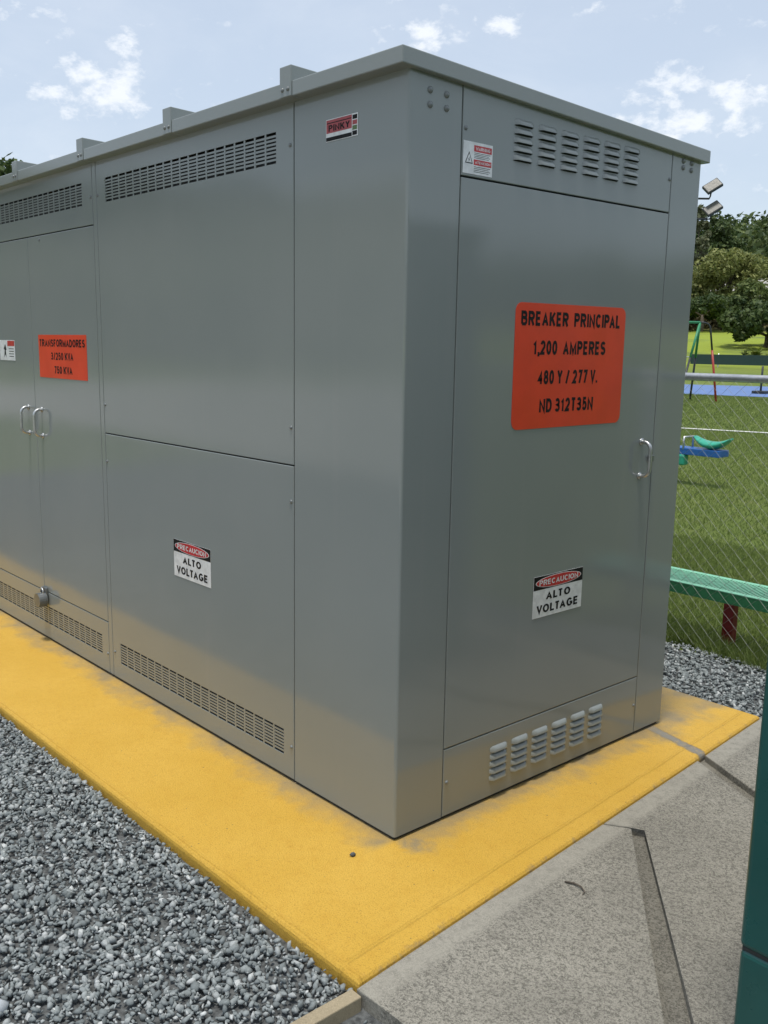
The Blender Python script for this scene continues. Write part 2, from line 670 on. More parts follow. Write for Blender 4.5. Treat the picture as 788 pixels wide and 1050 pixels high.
# concrete walk in pieces: plain slabs with a sunk channel between
def off(p, q, d):
    t = (Vector(q) - Vector(p)).normalized()
    return Vector((t.y, -t.x)) * d


WZ = -.004
pe0, pe1 = Vector((.424, -.505)), Vector((.225, 1.848))
def pe(y, d=0.0):
    t = (y - pe0.y) / (pe1.y - pe0.y)
    p = pe0 + (pe1 - pe0) * t
    return (p.x + .004 + d, y)


walk = mesh_obj('concrete_walk', [(.2, -.5, -.030), (3.4, -.5, -.030), (3.4, 2.05, -.030), (.2, 2.05, -.030)], [(0, 1, 2, 3)], M_CHAN)
tag(walk, kind='structure')
# slabs either side of the diagonal channel
prism('slab', [pe(-.515), (.60, -.512), (1.9, -.475), (1.03, -.155), (.410, .640), pe(.592)], -.16, WZ - .001, M_CONC, walk, .004)
prism('slab', [pe(.600), (.445, .665), (1.075, -.095), (2.9, -.09), (2.9, .60), (.62, 1.070), pe(1.262)], -.16, WZ - .001, M_CONC, walk, .004)
prism('slab', [pe(1.325), (.66, 1.125), (2.9, .66), (2.9, 1.95), pe(1.95)], -.16, WZ - .001, M_CONC, walk, .004)
prism('slab', [(1.10, -.165), (1.95, -.478), (2.9, -.45), (2.9, -.15)], -.16, WZ - .001, M_CONC, walk, .004)

# form board left at the corner of the walk
brd = box('form_board', (.418, -1.95, -.09), (.455, -.522, -.008), M_BOARD, bevel=.003)
tag(brd, 'weathered form board edging the gravel at the pad corner', 'board')

# ------------------------------------------------------------------ loose stone
def stones(name, n, region, smin, smax, z0, seed, mat, keep=None, layers=1.0, parent=None):
    rg = np.random.default_rng(seed)
    phi = (1 + 5 ** .5) / 2
    ico = np.array([(-1, phi, 0), (1, phi, 0), (-1, -phi, 0), (1, -phi, 0), (0, -1, phi), (0, 1, phi), (0, -1, -phi), (0, 1, -phi),
                    (phi, 0, -1), (phi, 0, 1), (-phi, 0, -1), (-phi, 0, 1)]) / (1 + phi * phi) ** .5
    tri = np.array([(0, 11, 5), (0, 5, 1), (0, 1, 7), (0, 7, 10), (0, 10, 11), (1, 5, 9), (5, 11, 4), (11, 10, 2), (10, 7, 6), (7, 1, 8),
                    (3, 9, 4), (3, 4, 2), (3, 2, 6), (3, 6, 8), (3, 8, 9), (4, 9, 5), (2, 4, 11), (6, 2, 10), (8, 6, 7), (9, 8, 1)])
    x0, x1, y0, y1 = region
    P = np.stack([rg.uniform(x0, x1, n), rg.uniform(y0, y1, n)], 1)
    if keep is not None:
        P = P[keep(P)]
    n = len(P)
    s = smin + (smax - smin) * rg.random(n) ** 2.2
    jit = 1 + rg.uniform(-.44, .36, (n, 12, 1))
    cub = ico.copy()                     # half of the chips are blocky: corners pulled towards a skewed box
    blk = rg.random((n, 1, 1)) < .65
    sq = np.sign(ico) * np.abs(ico) ** .45 * .82
    shape = np.where(blk, sq[None], ico[None])
    V = shape * jit
    for _ in range(5):                   # cleave flat faces
        nn_ = rg.normal(size=(n, 3))
        nn_ /= np.linalg.norm(nn_, axis=1, keepdims=True)
        dd_ = np.maximum(np.einsum('nki,ni->nk', V, nn_) - rg.uniform(.38, .6, (n, 1)), 0)
        V = V - dd_[:, :, None] * nn_[:, None, :]
    V = V * (np.array([1, .78, .50])[None, None] * (1 + rg.uniform(-.2, .2, (n, 1, 3))))
    # random rotation
    q = rg.normal(size=(n, 4))
    q[:, 1:3] *= .55
    q /= np.linalg.norm(q, axis=1, keepdims=True)
    w, x, y, z = q.T
    Rm = np.stack([1 - 2 * (y * y + z * z), 2 * (x * y - z * w), 2 * (x * z + y * w), 2 * (x * y + z * w), 1 - 2 * (x * x + z * z),
                   2 * (y * z - x * w), 2 * (x * z - y * w), 2 * (y * z + x * w), 1 - 2 * (x * x + y * y)], 1).reshape(n, 3, 3)
    V = np.einsum('nij,nkj->nki', Rm, V) * s[:, None, None]
    zz = z0 + rg.uniform(-.4, 1.1 * layers, n) * smin * .8 + s * .05
    V += np.concatenate([P, zz[:, None]], 1)[:, None]
    F = (tri[None] + (np.arange(n) * 12)[:, None, None]).reshape(-1, 3)
    return np_mesh(name, V.reshape(-1, 3), F, mat, parent)


front = stones('gravel', 88000, (-4.6, .416, -2.9, -.508), .0062, .0185, GZ + .010, 3, M_STONE,
               keep=lambda P: (P[:, 1] < -.5135 + .0052 * P[:, 0]) & ((P[:, 1] > -2.0) | (P[:, 0] > -2.2)), layers=1.6)
tag(front, 'grey crushed stone gravel in front of the yellow pad', 'gravel', kind='stuff')
back = stones('gravel', 15000, (-2.6, 1.1, 1.862, 2.56), .0075, .019, GZ + .006, 5, M_STONE, layers=1.6)
tag(back, 'grey crushed stone gravel strip between the pad and the fence', 'gravel', kind='stuff')
side = stones('gravel', 9000, (.47, 1.9, -1.5, -.535), .006, .018, GZ + .0, 9, M_STONE)
tag(side, 'grey stone lying beyond the form board below the walk', 'gravel', kind='stuff')
# pale stone at the very corner of the view
PSR = (-.072, -.0719, -1.178, -1.1779)
ps = stones('pale_stone', 1, PSR, .066, .067, GZ + .014, 24, simple('pale_rock', (.42, .45, .48), .8))
tag(ps, 'larger pale grey stone lying on the gravel, bottom left corner', 'stone')


# ------------------------------------------------------------------ the cabinet
LEN, DEP = 4.67, 1.455
ROOF0, SLOPE = 2.200, .0365          # underside of the fascia at y = -.045, fall towards the back
def roofz(y):
    return ROOF0 - SLOPE * (y + .045)


cab = empty('electrical_cabinet', (0, 0, 0), 'large grey steel electrical cabinet with orange signs on a yellow pad', 'electrical cabinet')
TH = .018
PB = .012                             # panels start this far above the pad
bmc = bmesh.new()
add_box(bmc, (-LEN + .03, .022, .0), (-.022, DEP - .03, 2.13))
bm_done('inner_frame', bmc, M_CORE, cab)


def L(u, v, d=0.0):
    return Vector((u, -d, v))


def Rr(u, v, d=0.0):
    return Vector((d, u, v))


def panel(name, face, u0, u1, v0, v1, hole=None, top=None, bevel=.0022):
    """folded sheet panel on a face; hole = (u0,u1,v0,v1); top = sloped upper edge"""
    bm = bmesh.new()
    vt0, vt1 = (v1, v1) if top is None else top
    o = [(u0, v0), (u1, v0), (u1, vt1), (u0, vt0)]
    fo = [bm.verts.new(face(*p)) for p in o]
    if hole:
        a, b, c, d = hole
        fi = [bm.verts.new(face(*p)) for p in ((a, c), (b, c), (b, d), (a, d))]
        for i in range(4):
            bm.faces.new((fo[i], fo[(i + 1) % 4], fi[(i + 1) % 4], fi[i]))
        bi = [bm.verts.new(face(p[0], p[1], -.006)) for p in ((a, c), (b, c), (b, d), (a, d))]
        for i in range(4):
            bm.faces.new((fi[i], fi[(i + 1) % 4], bi[(i + 1) % 4], bi[i]))
    else:
        bm.faces.new(fo)
    bo = [bm.verts.new(face(*p, -TH)) for p in o]
    for i in range(4):
        bm.faces.new((fo[i], bo[i], bo[(i + 1) % 4], fo[(i + 1) % 4]))
    bmesh.ops.recalc_face_normals(bm, faces=bm.faces)
    fs = set(fo)
    es = [e for e in bm.edges if e.verts[0] in fs and e.verts[1] in fs]
    bmesh.ops.bevel(bm, geom=es, offset=bevel, segments=2, affect='EDGES', profile=.5)
    return bm_done(name, bm, M_GREY, cab)


def grille(face, u0, u1, v0, v1, cols, rows, parent):
    """punched slots: the webs between them, as one part"""
    bm = bmesh.new()
    pv = (v1 - v0) / rows
    pu = (u1 - u0) / cols
    def bar(a, b, c, d, dep0, dep1):
        p, q = face(a, c, dep0), face(b, d, dep1)
        lo = [min(p[i], q[i]) for i in range(3)]
        hi = [max(p[i], q[i]) for i in range(3)]
        add_box(bm, lo, hi)
    for k in range(1, rows):
        bar(u0, u1, v0 + k * pv - pv * .27, v0 + k * pv + pv * .27, -.0012, -.0042)
    for k in range(1, cols):
        bar(u0 + k * pu - .0042, u0 + k * pu + .0042, v0, v1, -.0008, -.0038)
    return bm_done('vent_grille', bm, M_GREY, parent)


LT = roofz(-.0) + .012
# near corner: one sheet bent round, front leaf .506 wide, side leaf .204 wide
bmk = bmesh.new()
prof = [(-.504, TH), (-.504, .002), (-.502, 0.0)]
R0 = .009
for k in range(7):
    a = -math.pi / 2 + k * math.pi / 12
    prof.append((-R0 + R0 * math.cos(a), R0 + R0 * math.sin(a)))
prof += [(0, .2005), (-.002, .2025), (-TH, .2025)]
bot = [bmk.verts.new((x, y, PB)) for x, y in prof]
topv = [bmk.verts.new((x, y, roofz(max(y, 0)) + .012)) for x, y in prof]
for i in range(len(prof) - 1):
    f = bmk.faces.new((bot[i], bot[i + 1], topv[i + 1], topv[i]))
    f.smooth = 3 <= i <= 8
bmesh.ops.recalc_face_normals(bmk, faces=bmk.faces)
me = bpy.data.meshes.new('corner_sheet')
bmk.to_mesh(me)
bmk.free()
me.materials.append(M_GREY)
link('corner_sheet', me, cab)

# section beside the corner: two bolted panels
pu = panel('upper_panel', L, -1.851, -.508, 1.0985, LT, (-1.772, -.598, 2.035, 2.128))
grille(L, -1.772, -.598, 2.035, 2.128, 20, 8, pu)
pl_ = panel('lower_panel', L, -1.851, -.508, PB, 1.0945, (-1.778, -.566, .085, .178))
grille(L, -1.778, -.566, .085, .178, 20, 8, pl_)
panel('seam_strip', L, -1.8885, -1.8545, PB, LT)
# door section
ct = panel('top_vent_panel', L, -3.288, -1.892, 1.9575, LT, (-3.20, -1.988, 2.04, 2.131))
grille(L, -3.20, -1.988, 2.04, 2.131, 21, 8, ct)
dl = panel('door', L, -3.288, -2.5915, .2515, 1.953)
dr = panel('door', L, -2.5885, -1.892, .2515, 1.953)
ck = panel('bottom_vent_panel', L, -3.288, -1.892, PB, .2475, (-3.222, -1.958, .086, .175))
grille(L, -3.222, -1.958, .086, .175, 21, 8, ck)
panel('seam_strip', L, -3.326, -3.292, PB, LT)
panel('end_panel', L, -LEN, -3.330, PB, LT)
# short side
tp = panel('top_louvre_panel', Rr, .2065, 1.2665, 1.9555, 0, top=(roofz(.2065) + .012, roofz(1.2665) + .012))
dm = panel('main_door', Rr, .2065, 1.2665, .2415, 1.9505)
bp = panel('bottom_louvre_panel', Rr, .2065, 1.2665, PB, .2375)
panel('corner_post', Rr, 1.2705, DEP, PB, 0, top=(roofz(1.2705) + .012, roofz(DEP) + .012))
# back and far end
box('back_panel', (-LEN, DEP - TH, PB), (-.0195, DEP - .001, roofz(DEP) + .012), M_GREY, cab, .002)
box('far_end_panel', (-LEN, .0195, PB), (-LEN + TH, DEP - TH - .002, roofz(DEP) + .012), M_GREY, cab, .002)
# dark plinth line
box('base_rail', (-LEN + .012, .008, .0), (-.010, DEP - .01, PB + .004), M_CORE, cab)

# roof sheets, each with a turned-down edge; they fall to the back
OY, OX, OB, FH = .045, .020, .028, .0435
def roof_sheet(x0, x1):
    bm = bmesh.new()
    y0, y1 = -OY, DEP + OB
    t0, t1 = roofz(y0) + FH, roofz(y1) + FH
    vs = {}
    for n_, x in (('a', x0), ('b', x1)):
        for m_, y, t in (('0', y0, t0), ('1', y1, t1)):
            vs[n_ + m_ + 't'] = bm.verts.new((x, y, t))
            vs[n_ + m_ + 'u'] = bm.verts.new((x, y, t - FH))
    F = [('a0t', 'b0t', 'b1t', 'a1t'), ('a0u', 'a1u', 'b1u', 'b0u'), ('a0u', 'b0u', 'b0t', 'a0t'), ('b0u', 'b1u', 'b1t', 'b0t'),
         ('b1u', 'a1u', 'a1t', 'b1t'), ('a1u', 'a0u', 'a0t', 'a1t')]
    for f in F:
        bm.faces.new([vs[k] for k in f])
    bmesh.ops.bevel(bm, geom=list(bm.edges), offset=.003, segments=2, affect='EDGES', profile=.5)
    return bm_done('roof_sheet', bm, M_GREY, cab)


joints = [-.456, -1.156, -1.862, -2.552, -3.255, -3.95]
xs = [OX] + joints + [-LEN - .02]
for a, b in zip(xs, xs[1:]):
    roof_sheet(b + (.0005 if b in joints else 0), a - (.0015 if a in joints else 0))


def dome_mesh(name, r, h, mat, n=10):
    bm = bmesh.new()
    rows = []
    for k in range(4):
        a = k * math.pi / 2 / 3.6
        rows.append([bm.verts.new((r * math.cos(a) * math.cos(j * 2 * math.pi / n), r * math.cos(a) * math.sin(j * 2 * math.pi / n),
                                   h * math.sin(a))) for j in range(n)])
    base = [bm.verts.new((r * math.cos(j * 2 * math.pi / n), r * math.sin(j * 2 * math.pi / n), -.004)) for j in range(n)]
    rows = [base] + rows
    for p, q in zip(rows, rows[1:]):
        for j in range(n):
            bm.faces.new((p[j], p[(j + 1) % n], q[(j + 1) % n], q[j]))
    bm.faces.new(rows[-1])
    bmesh.ops.recalc_face_normals(bm, faces=bm.faces)
    me = bpy.data.meshes.new(name)
    bm.to_mesh(me)
    bm.free()
    me.materials.append(mat)
    me.polygons.foreach_set('use_smooth', [True] * len(me.polygons))
    return me


SCREW = dome_mesh('screw', .0068, .005, M_BOLT)
BOLT = dome_mesh('bolt', .0095, .0075, M_BOLT)


def stud(name, me, face, u, v, d=0.0, parent=cab):
    o = link(name, me, parent)
    o.location = face(u, v, d)
    o.rotation_euler = (math.pi / 2, 0, 0) if face is L else (0, math.pi / 2, 0)
    return o


for j in joints:                         # raised caps over the roof joints, bolted on the fascia
    bm = bmesh.new()
    y0, y1 = -OY - .003, DEP + OB + .003
    pr = [(y0, roofz(y0) + .001), (y1, roofz(y1) + .001), (y1, roofz(y1) + FH + .044), (y0, roofz(y0) + FH + .044)]
    a = [bm.verts.new((j - .057, y, z)) for y, z in pr]
    b = [bm.verts.new((j, y, z)) for y, z in pr]
    bm.faces.new(a)
    bm.faces.new(b[::-1])
    for i in range(4):
        bm.faces.new((a[i], b[i], b[(i + 1) % 4], a[(i + 1) % 4]))
    bmesh.ops.bevel(bm, geom=list(bm.edges), offset=.0025, segments=2, affect='EDGES', profile=.5)
    cp = bm_done('roof_joint_cap', bm, M_GREY, cab)
    for dx in (-.042, -.015):
        o = link('bolt', SCREW, cp)
        o.location = (j + dx, -OY - .003, ROOF0 + .022)
        o.rotation_euler = (math.pi / 2, 0, 0)

for u, v in ((-.524, 2.079), (-.521, 1.219), (-.521, .978), (-.521, .127), (-1.840, 2.067), (-1.840, 1.218), (-1.840, .977), (-1.832, .127),
             (-1.903, 2.067), (-1.903, .10), (-2.45, 1.935)):
    stud('screw', SCREW, L, u, v)
for u, v in ((.219, 2.082), (1.256, 2.065), (1.256, .125), (.222, .125)):
    stud('screw', SCREW, Rr, u, v)
for u, v in ((.076, 2.157), (.139, 2.155), (.077, 2.120), (.140, 2.120), (1.338, 2.114), (1.392, 2.111), (1.338, 2.137), (1.392, 2.135)):
    stud('bolt', BOLT, Rr, u, v)


# louvres: pressed hoods open below
def louvre_mesh():
    w, h, d = .084, .0185, .0115
    bm = bmesh.new()
    prof = [(h * .55, 0.0), (h * .42, d * .35), (h * .15, d * .75), (-h * .25, d), (-h * .45, d)]
    n = 8
    cols = []
    for k in range(n + 1):
        t = k / n
        e = min(1, math.sin(math.pi * t) * 3.2) ** .6 if 0 < t < 1 else 0
        cols.append([bm.verts.new((p[1] * e, (t - .5) * w, p[0] if e else -h * .45 + (p[0] + h * .45) * .8)) for p in prof])
    for a, b in zip(cols, cols[1:]):
        for i in range(len(prof) - 1):
            f = bm.faces.new((a[i], b[i], b[i + 1], a[i + 1]))
            f.smooth = True
    # dark opening
    o = [bm.verts.new((.0006, s * w * .46, z)) for s, z in ((-1, -h * .58), (1, -h * .58), (1, -h * .30), (-1, -h * .30))]
    f = bm.faces.new(o)
    f.material_index = 1
    bmesh.ops.recalc_face_normals(bm, faces=bm.faces)
    me = bpy.data.meshes.new('louvre')
    bm.to_mesh(me)
    bm.free()
    me.materials.append(M_GREY)
    me.materials.append(M_CORE)
    return me


LOUV = louvre_mesh()
for par, zt, zb, u0, u1 in ((tp, 2.140, 2.024, .466, 1.020), (bp, .186, .068, .467, 1.005)):
    for c in range(6):
        for r_ in range(5):
            o = link('louvre', LOUV, par)
            o.location = (.0, u0 + (u1 - u0) * c / 5, zt - .010 - (zt - zb - .018) * r_ / 4)


def handle(face, u, v, h, parent, d=.04, r=.0065, side=0.0):
    pts = []
    n = 6
    rr = .028
    for k in range(n + 1):
        a = math.pi / 2 * k / n
        pts.append((d - rr + rr * math.sin(a), h / 2 - rr + rr * math.cos(a)))
    pts = [(-.002, h / 2)] + pts + [(p, -q) for p, q in reversed(pts)] + [(-.002, -h / 2)]
    bm = bmesh.new()
    add_tube(bm, [face(u, v + q, p) for p, q in pts], r, 10)
    for s in (1, -1):
        add_tube(bm, [face(u, v + s * h / 2, -.001), face(u, v + s * h / 2, .004)], r * 1.9, 12)
    return bm_done('handle', bm, M_CHROME, parent, True)


handle(L, -2.675, 1.098, .125, dl)
handle(L, -2.515, 1.095, .125, dr)
handle(Rr, 1.190, 1.088, .125, dm)
box('latch_keeper', (-.001, 1.236, 1.075), (.012, 1.262, 1.098), M_LOCK, dm, .002)
# hasp and round padlock cover at the foot of the double door
lk = box('hasp', (-2.600, -.012, .225), (-2.545, -.001, .272), M_LOCK, cab, .002)
bm = bmesh.new()
add_tube(bm, [(-2.565, -.010, .212), (-2.565, -.052, .212)], .036, 20)
bmesh.ops.bevel(bm, geom=[e for e in bm.edges if len(e.link_faces) == 2 and e.calc_face_angle(0) > 1], offset=.005, segments=2, affect='EDGES')
bm_done('padlock', bm, M_LOCK, lk, False)
tube('shackle', [(-2.585, -.022, .232), (-2.585, -.022, .262), (-2.572, -.022, .270), (-2.558, -.022, .262), (-2.558, -.022, .232)], .005, M_CHROME, lk, 8)


# ------------------------------------------------------------------ signs
def rrect(u0, u1, v0, v1, r=0.0, n=6):
    if r <= 0:
        return [(u0, v0), (u1, v0), (u1, v1), (u0, v1)]
    out = []
    for cx, cy, a0 in ((u1 - r, v0 + r, -90), (u1 - r, v1 - r, 0), (u0 + r, v1 - r, 90), (u0 + r, v0 + r, 180)):
        for k in range(n + 1):
            a = rad(a0 + 90 * k / n)
            out.append((cx + r * math.cos(a), cy + r * math.sin(a)))
    return out


def plate(name, face, poly, d0, d1, mat, parent):
    n = len(poly)
    V = [face(u, v, d0) for u, v in poly] + [face(u, v, d1) for u, v in poly]
    F = [list(range(n, 2 * n))] + [(i, (i + 1) % n, n + (i + 1) % n, n + i) for i in range(n)]
    return mesh_obj(name, V, F, mat, parent)


def _arc(cx, cy, rx, ry, a0, a1, n=12):
    return [(cx + rx * math.cos(rad(a0 + (a1 - a0) * k / n)), cy + ry * math.sin(rad(a0 + (a1 - a0) * k / n))) for k in range(n + 1)]


_O = [_arc(.5, .5, .5, .5, 0, 360, 22)]
_P = [(0, 0), (0, 1), (.58, 1)] + _arc(.58, .74, .42, .26, 90, -90, 9) + [(0, .48)]
GLYPH = {                                # width, centre lines in a unit box
    'A': (.74, [[(0, -.09), (.5, 1), (1, -.09)], [(.2, .28), (.8, .28)]]),
    'B': (.68, [[(0, 0), (0, 1), (.58, 1)] + _arc(.58, .77, .36, .23, 90, -90, 9) + [(0, .54)],
                [(0, .54), (.62, .54)] + _arc(.62, .27, .38, .27, 90, -90, 9) + [(0, 0)]]),
    'C': (.70, [_arc(.5, .5, .5, .5, 42, 318, 18)]), 'D': (.70, [[(0, 0), (0, 1), (.42, 1)] + _arc(.42, .5, .58, .5, 90, -90, 12) + [(0, 0)]]),
    'E': (.62, [[(1, 1), (0, 1), (0, 0), (1, 0)], [(0, .52), (.9, .52)]]), 'F': (.6, [[(1, 1), (0, 1), (0, -.09)], [(0, .5), (.85, .5)]]),
    'G': (.74, [_arc(.5, .5, .5, .5, 42, 335, 18), [(1, .1), (1, .45), (.55, .45)]]), 'I': (.19, [[(.5, -.1), (.5, 1.1)]]),
    'K': (.70, [[(0, -.1), (0, 1.1)], [(1, 1.08), (.08, .36)], [(.36, .60), (1.02, -.08)]]), 'L': (.60, [[(0, 1.1), (0, 0), (1, 0)]]),
    'M': (.82, [[(0, -.1), (0, 1), (.5, .06), (1, 1), (1, -.1)]]), 'N': (.70, [[(0, -.1), (0, 1), (1, 0), (1, 1.1)]]),
    'O': (.76, _O), 'P': (.66, [_P, [(0, .48), (0, -.1)]]), 'R': (.70, [_P, [(0, .48), (0, -.1)], [(.46, .48), (1, -.09)]]),
    'S': (.66, [_arc(.5, .75, .47, .25, 25, 270, 12)[:-1] + _arc(.5, .25, .5, .25, 90, -155, 12)]), 'T': (.66, [[(0, 1), (1, 1)], [(.5, 1), (.5, -.1)]]),
    'U': (.70, [[(0, 1.1), (0, .35)] + _arc(.5, .35, .5, .35, 180, 360, 12)[1:] + [(1, 1.1)]]), 'V': (.70, [[(0, 1.09), (.5, 0), (1, 1.09)]]),
    'W': (.98, [[(0, 1.09), (.25, 0), (.5, .95), (.75, 0), (1, 1.09)]]), 'Y': (.70, [[(0, 1.09), (.5, .45), (1, 1.09)], [(.5, .45), (.5, -.1)]]),
    '0': (.60, _O), '1': (.44, [[(.0, .70), (.7, 1.0), (.7, -.1)]]), '2': (.60, [_arc(.5, .70, .48, .30, 165, -35, 12) + [(0, 0), (1.05, 0)]]),
    '3': (.60, [_arc(.45, .76, .45, .24, 155, -90, 11)[:-1] + _arc(.45, .26, .52, .26, 90, -155, 12)]), '4': (.62, [[(.72, -.1), (.72, .95), (0, .28), (1.05, .28)]]),
    '5': (.60, [[(.95, 1), (.2, 1), (.1, .50)] + _arc(.48, .32, .5, .32, 125, -155, 12)]), '7': (.60, [[(0, 1), (1, 1), (.35, -.09)]]),
    '8': (.60, [_arc(.5, .76, .42, .24, 0, 360, 16), _arc(.5, .26, .5, .26, 0, 360, 18)]), '/': (.52, [[(0, -.1), (1, 1.1)]]),
    '.': (.19, [[(.5, -.11), (.5, .11)]]), ',': (.19, [[(.55, .11), (.55, -.10), (.2, -.28)]]),
}


def text(face, s, u0, u1, v0, v1, d, mat, parent, bold=.17):
    """block capitals, one object for each word, stretched to the given width and cap height"""
    t = bold
    x = 0.0
    words, cur = [], []
    prev = ''
    for ch in s:
        if ch == ' ':
            x += .30
            prev = ''
            if cur:
                words.append(cur)
                cur = []
            continue
        w, strokes = GLYPH[ch]
        x -= {'LT': .17, 'TA': .12, 'AT': .1, 'LV': .1, 'VA': .1, 'VO': .05, 'AV': .1, 'PA': .08, 'KV': .04}.get(prev + ch, 0)
        prev = ch
        for st in strokes:
            cur.append([(x + t / 2 + px * max(w - t, .0), t / 2 + py * (1 - t)) for px, py in st])
        x += w + .10
    if cur:
        words.append(cur)
    tot = x - .10
    for wd in words:
        V, F = [], []
        for k, st in enumerate(wd):
            P = [Vector(p) for p in st]
            closed = (P[0] - P[-1]).length < 1e-4
            if closed:
                P = P[:-1]
            n = len(P)
            base = len(V)
            for i, p in enumerate(P):
                a = P[i - 1] if (i or closed) else None
                b = P[(i + 1) % n] if (i < n - 1 or closed) else None
                d1 = (p - a).normalized() if a is not None else (b - p).normalized()
                d2 = (b - p).normalized() if b is not None else d1
                n1, n2 = Vector((-d1.y, d1.x)), Vector((-d2.y, d2.x))
                m_ = n1 + n2
                m_ = m_.normalized() if m_.length > .05 else n1
                l = t / 2 / max(.42, m_.dot(n1))
                for sg in (1, -1):
                    q = p + m_ * l * sg
                    V.append(face(u0 + q.x / tot * (u1 - u0), v0 + min(max(q.y, -.26 if t < .3 else 0), 1.0) * (v1 - v0), d + k * 2e-5))
            for i in range(n if closed else n - 1):
                j = (i + 1) % n
                F.append((base + 2 * i + 1, base + 2 * j + 1, base + 2 * j, base + 2 * i))
        mesh_obj('lettering', V, F, mat, parent)


def sign(face, u0, u1, v0, v1, mat, label, r=0.0, tilt=None, name='sign'):
    o = plate(name, face, rrect(u0, u1, v0, v1, r), .0003, .0014, mat, cab)
    o['label'] = label
    return o


s = sign(Rr, .4625, 1.0415, 1.227, 1.618, M_ORANGE, 'large orange sign reading BREAKER PRINCIPAL on the main door', .028)
for t, a, b, c in (('BREAKER  PRINCIPAL', .489, 1.012, 1.571), ('1,200  AMPERES', .552, .934, 1.482), ('480 Y / 277 V.', .582, .897, 1.389),
                   ('ND 312T35N', .595, .880, 1.299)):
    text(Rr, t, a, b, c - .0225, c + .0225, .0018, M_BLACK, s, .215)
s = sign(L, -2.513, -1.998, 1.312, 1.508, M_ORANGE, 'orange sign reading TRANSFORMADORES on the right hand transformer door', .004)
for t, a, b, c in (('TRANSFORMADORES', -2.502, -2.012, 1.471), ('3/250 KVA', -2.375, -2.135, 1.412), ('750 KVA', -2.345, -2.150, 1.350)):
    text(L, t, a, b, c - .017, c + .017, .0018, M_BLACK, s, .20)


def precaution(face, u0, u1, v0, v1, label):
    s = sign(face, u0, u1, v0, v1, M_WHITE, label, 0)
    w, h = u1 - u0, v1 - v0
    plate('header', face, rrect(u0, u1, v1 - h * .325, v1), .0014, .0017, M_BLACK, s)
    cu, cv = (u0 + u1) / 2, v1 - h * .165
    def ell(a, b):
        return [(cu + a * math.cos(k * 2 * math.pi / 40), cv + b * math.sin(k * 2 * math.pi / 40)) for k in range(40)]
    plate('oval_border', face, ell(w * .465, h * .145), .0017, .0020, M_WHITE, s)
    plate('oval', face, ell(w * .45, h * .132), .0020, .0023, M_RED, s)
    text(face, 'PRECAUCION', u0 + w * .105, u1 - w * .105, cv - h * .065, cv + h * .065, .0026, M_WHITE, s, .18)
    text(face, 'ALTO', cu - w * .25, cu + w * .25, v1 - h * .60, v1 - h * .41, .0018, M_BLACK, s, .215)
    text(face, 'VOLTAGE', u0 + w * .07, u1 - w * .07, v1 - h * .905, v1 - h * .70, .0018, M_BLACK, s, .215)


precaution(L, -1.288, -1.020, .584, .730, 'white ALTO VOLTAGE warning sign on the lower panel')
precaution(Rr, .611, .877, .588, .731, 'white ALTO VOLTAGE warning sign on the main door')

s = sign(L, -.348, -.206, 2.061, 2.122, M_WHITE, 'small faded red sticker near the top of the corner sheet', name='sticker')
plate('red_field', L, rrect(-.346, -.232, 2.084, 2.120), .0014, .0017, M_PINK, s)
plate('black_band', L, rrect(-.347, -.232, 2.0625, 2.073), .0014, .0017, M_BLACK, s)
text(L, 'PINKY', -.336, -.240, 2.088, 2.106, .0019, M_BLACK, s, .20)
plate('red_rule', L, rrect(-.344, -.234, 2.110, 2.1125), .0017, .0019, M_BLACK, s)
for k, mt in enumerate((M_BLACK, simple('green_ink', (.12, .2, .08), .5), M_PINK, M_BLACK)):
    plate('colour_strip', L, rrect(-.229, -.209, 2.064 + k * .0142, 2.0755 + k * .0142), .0014, .0017, mt, s)

s = sign(Rr, .2105, .332, 1.9625, 2.049, M_WHITE, 'small white warning sticker on the louvre panel', name='sticker')
plate('red_bar', Rr, rrect(.254, .328, 2.024, 2.041), .0014, .0017, M_RED, s)
plate('red_bar', Rr, rrect(.254, .328, 1.988, 2.003), .0014, .0017, M_RED, s)
text(Rr, 'WARNING', .261, .321, 2.028, 2.037, .0019, M_WHITE, s, .17)
text(Rr, 'ATENCION', .259, .323, 1.992, 1.999, .0019, M_WHITE, s, .17)
for k in range(4):
    plate('text_rule', Rr, rrect(.255, .322 - .006 * (k % 2), 2.0195 - k * .0042, 2.0208 - k * .0042), .0014, .0016, M_BLACK, s)
    plate('text_rule', Rr, rrect(.255, .324 - .007 * (k % 2), 1.9825 - k * .0045, 1.9838 - k * .0045), .0014, .0016, M_BLACK, s)
tri_o = [(.218, 1.990), (.250, 1.990), (.234, 2.022)]
plate('hazard_triangle', Rr, tri_o, .0014, .0016, M_BLACK, s)
plate('triangle_field', Rr, [(.222, 1.9925), (.246, 1.9925), (.234, 2.0165)], .0016, .0018, M_WHITE, s)
plate('hazard_bolt', Rr, [(.2325, 1.994), (.237, 2.001), (.2345, 2.001), (.2355, 2.008), (.231, 2.0), (.2335, 2.0)], .0018, .0020, M_BLACK, s)

s = sign(L, -3.01, -2.811, 1.381, 1.481, M_WHITE, 'small white warning sticker on the left hand transformer door', name='sticker')
plate('red_bar', L, rrect(-2.905, -2.815, 1.452, 1.478), .0014, .0017, M_RED, s)
for k in range(4):
    plate('text_rule', L, rrect(-2.89 + .006 * (k % 2), -2.825, 1.437 - k * .0125, 1.4405 - k * .0125), .0014, .0016, M_BLACK, s)
plate('figure', L, [(-2.955, 1.395), (-2.94, 1.41), (-2.925, 1.395), (-2.93, 1.43), (-2.92, 1.435), (-2.935, 1.462), (-2.955, 1.44), (-2.945, 1.43)],
      .0014, .0017, M_BLACK, s)

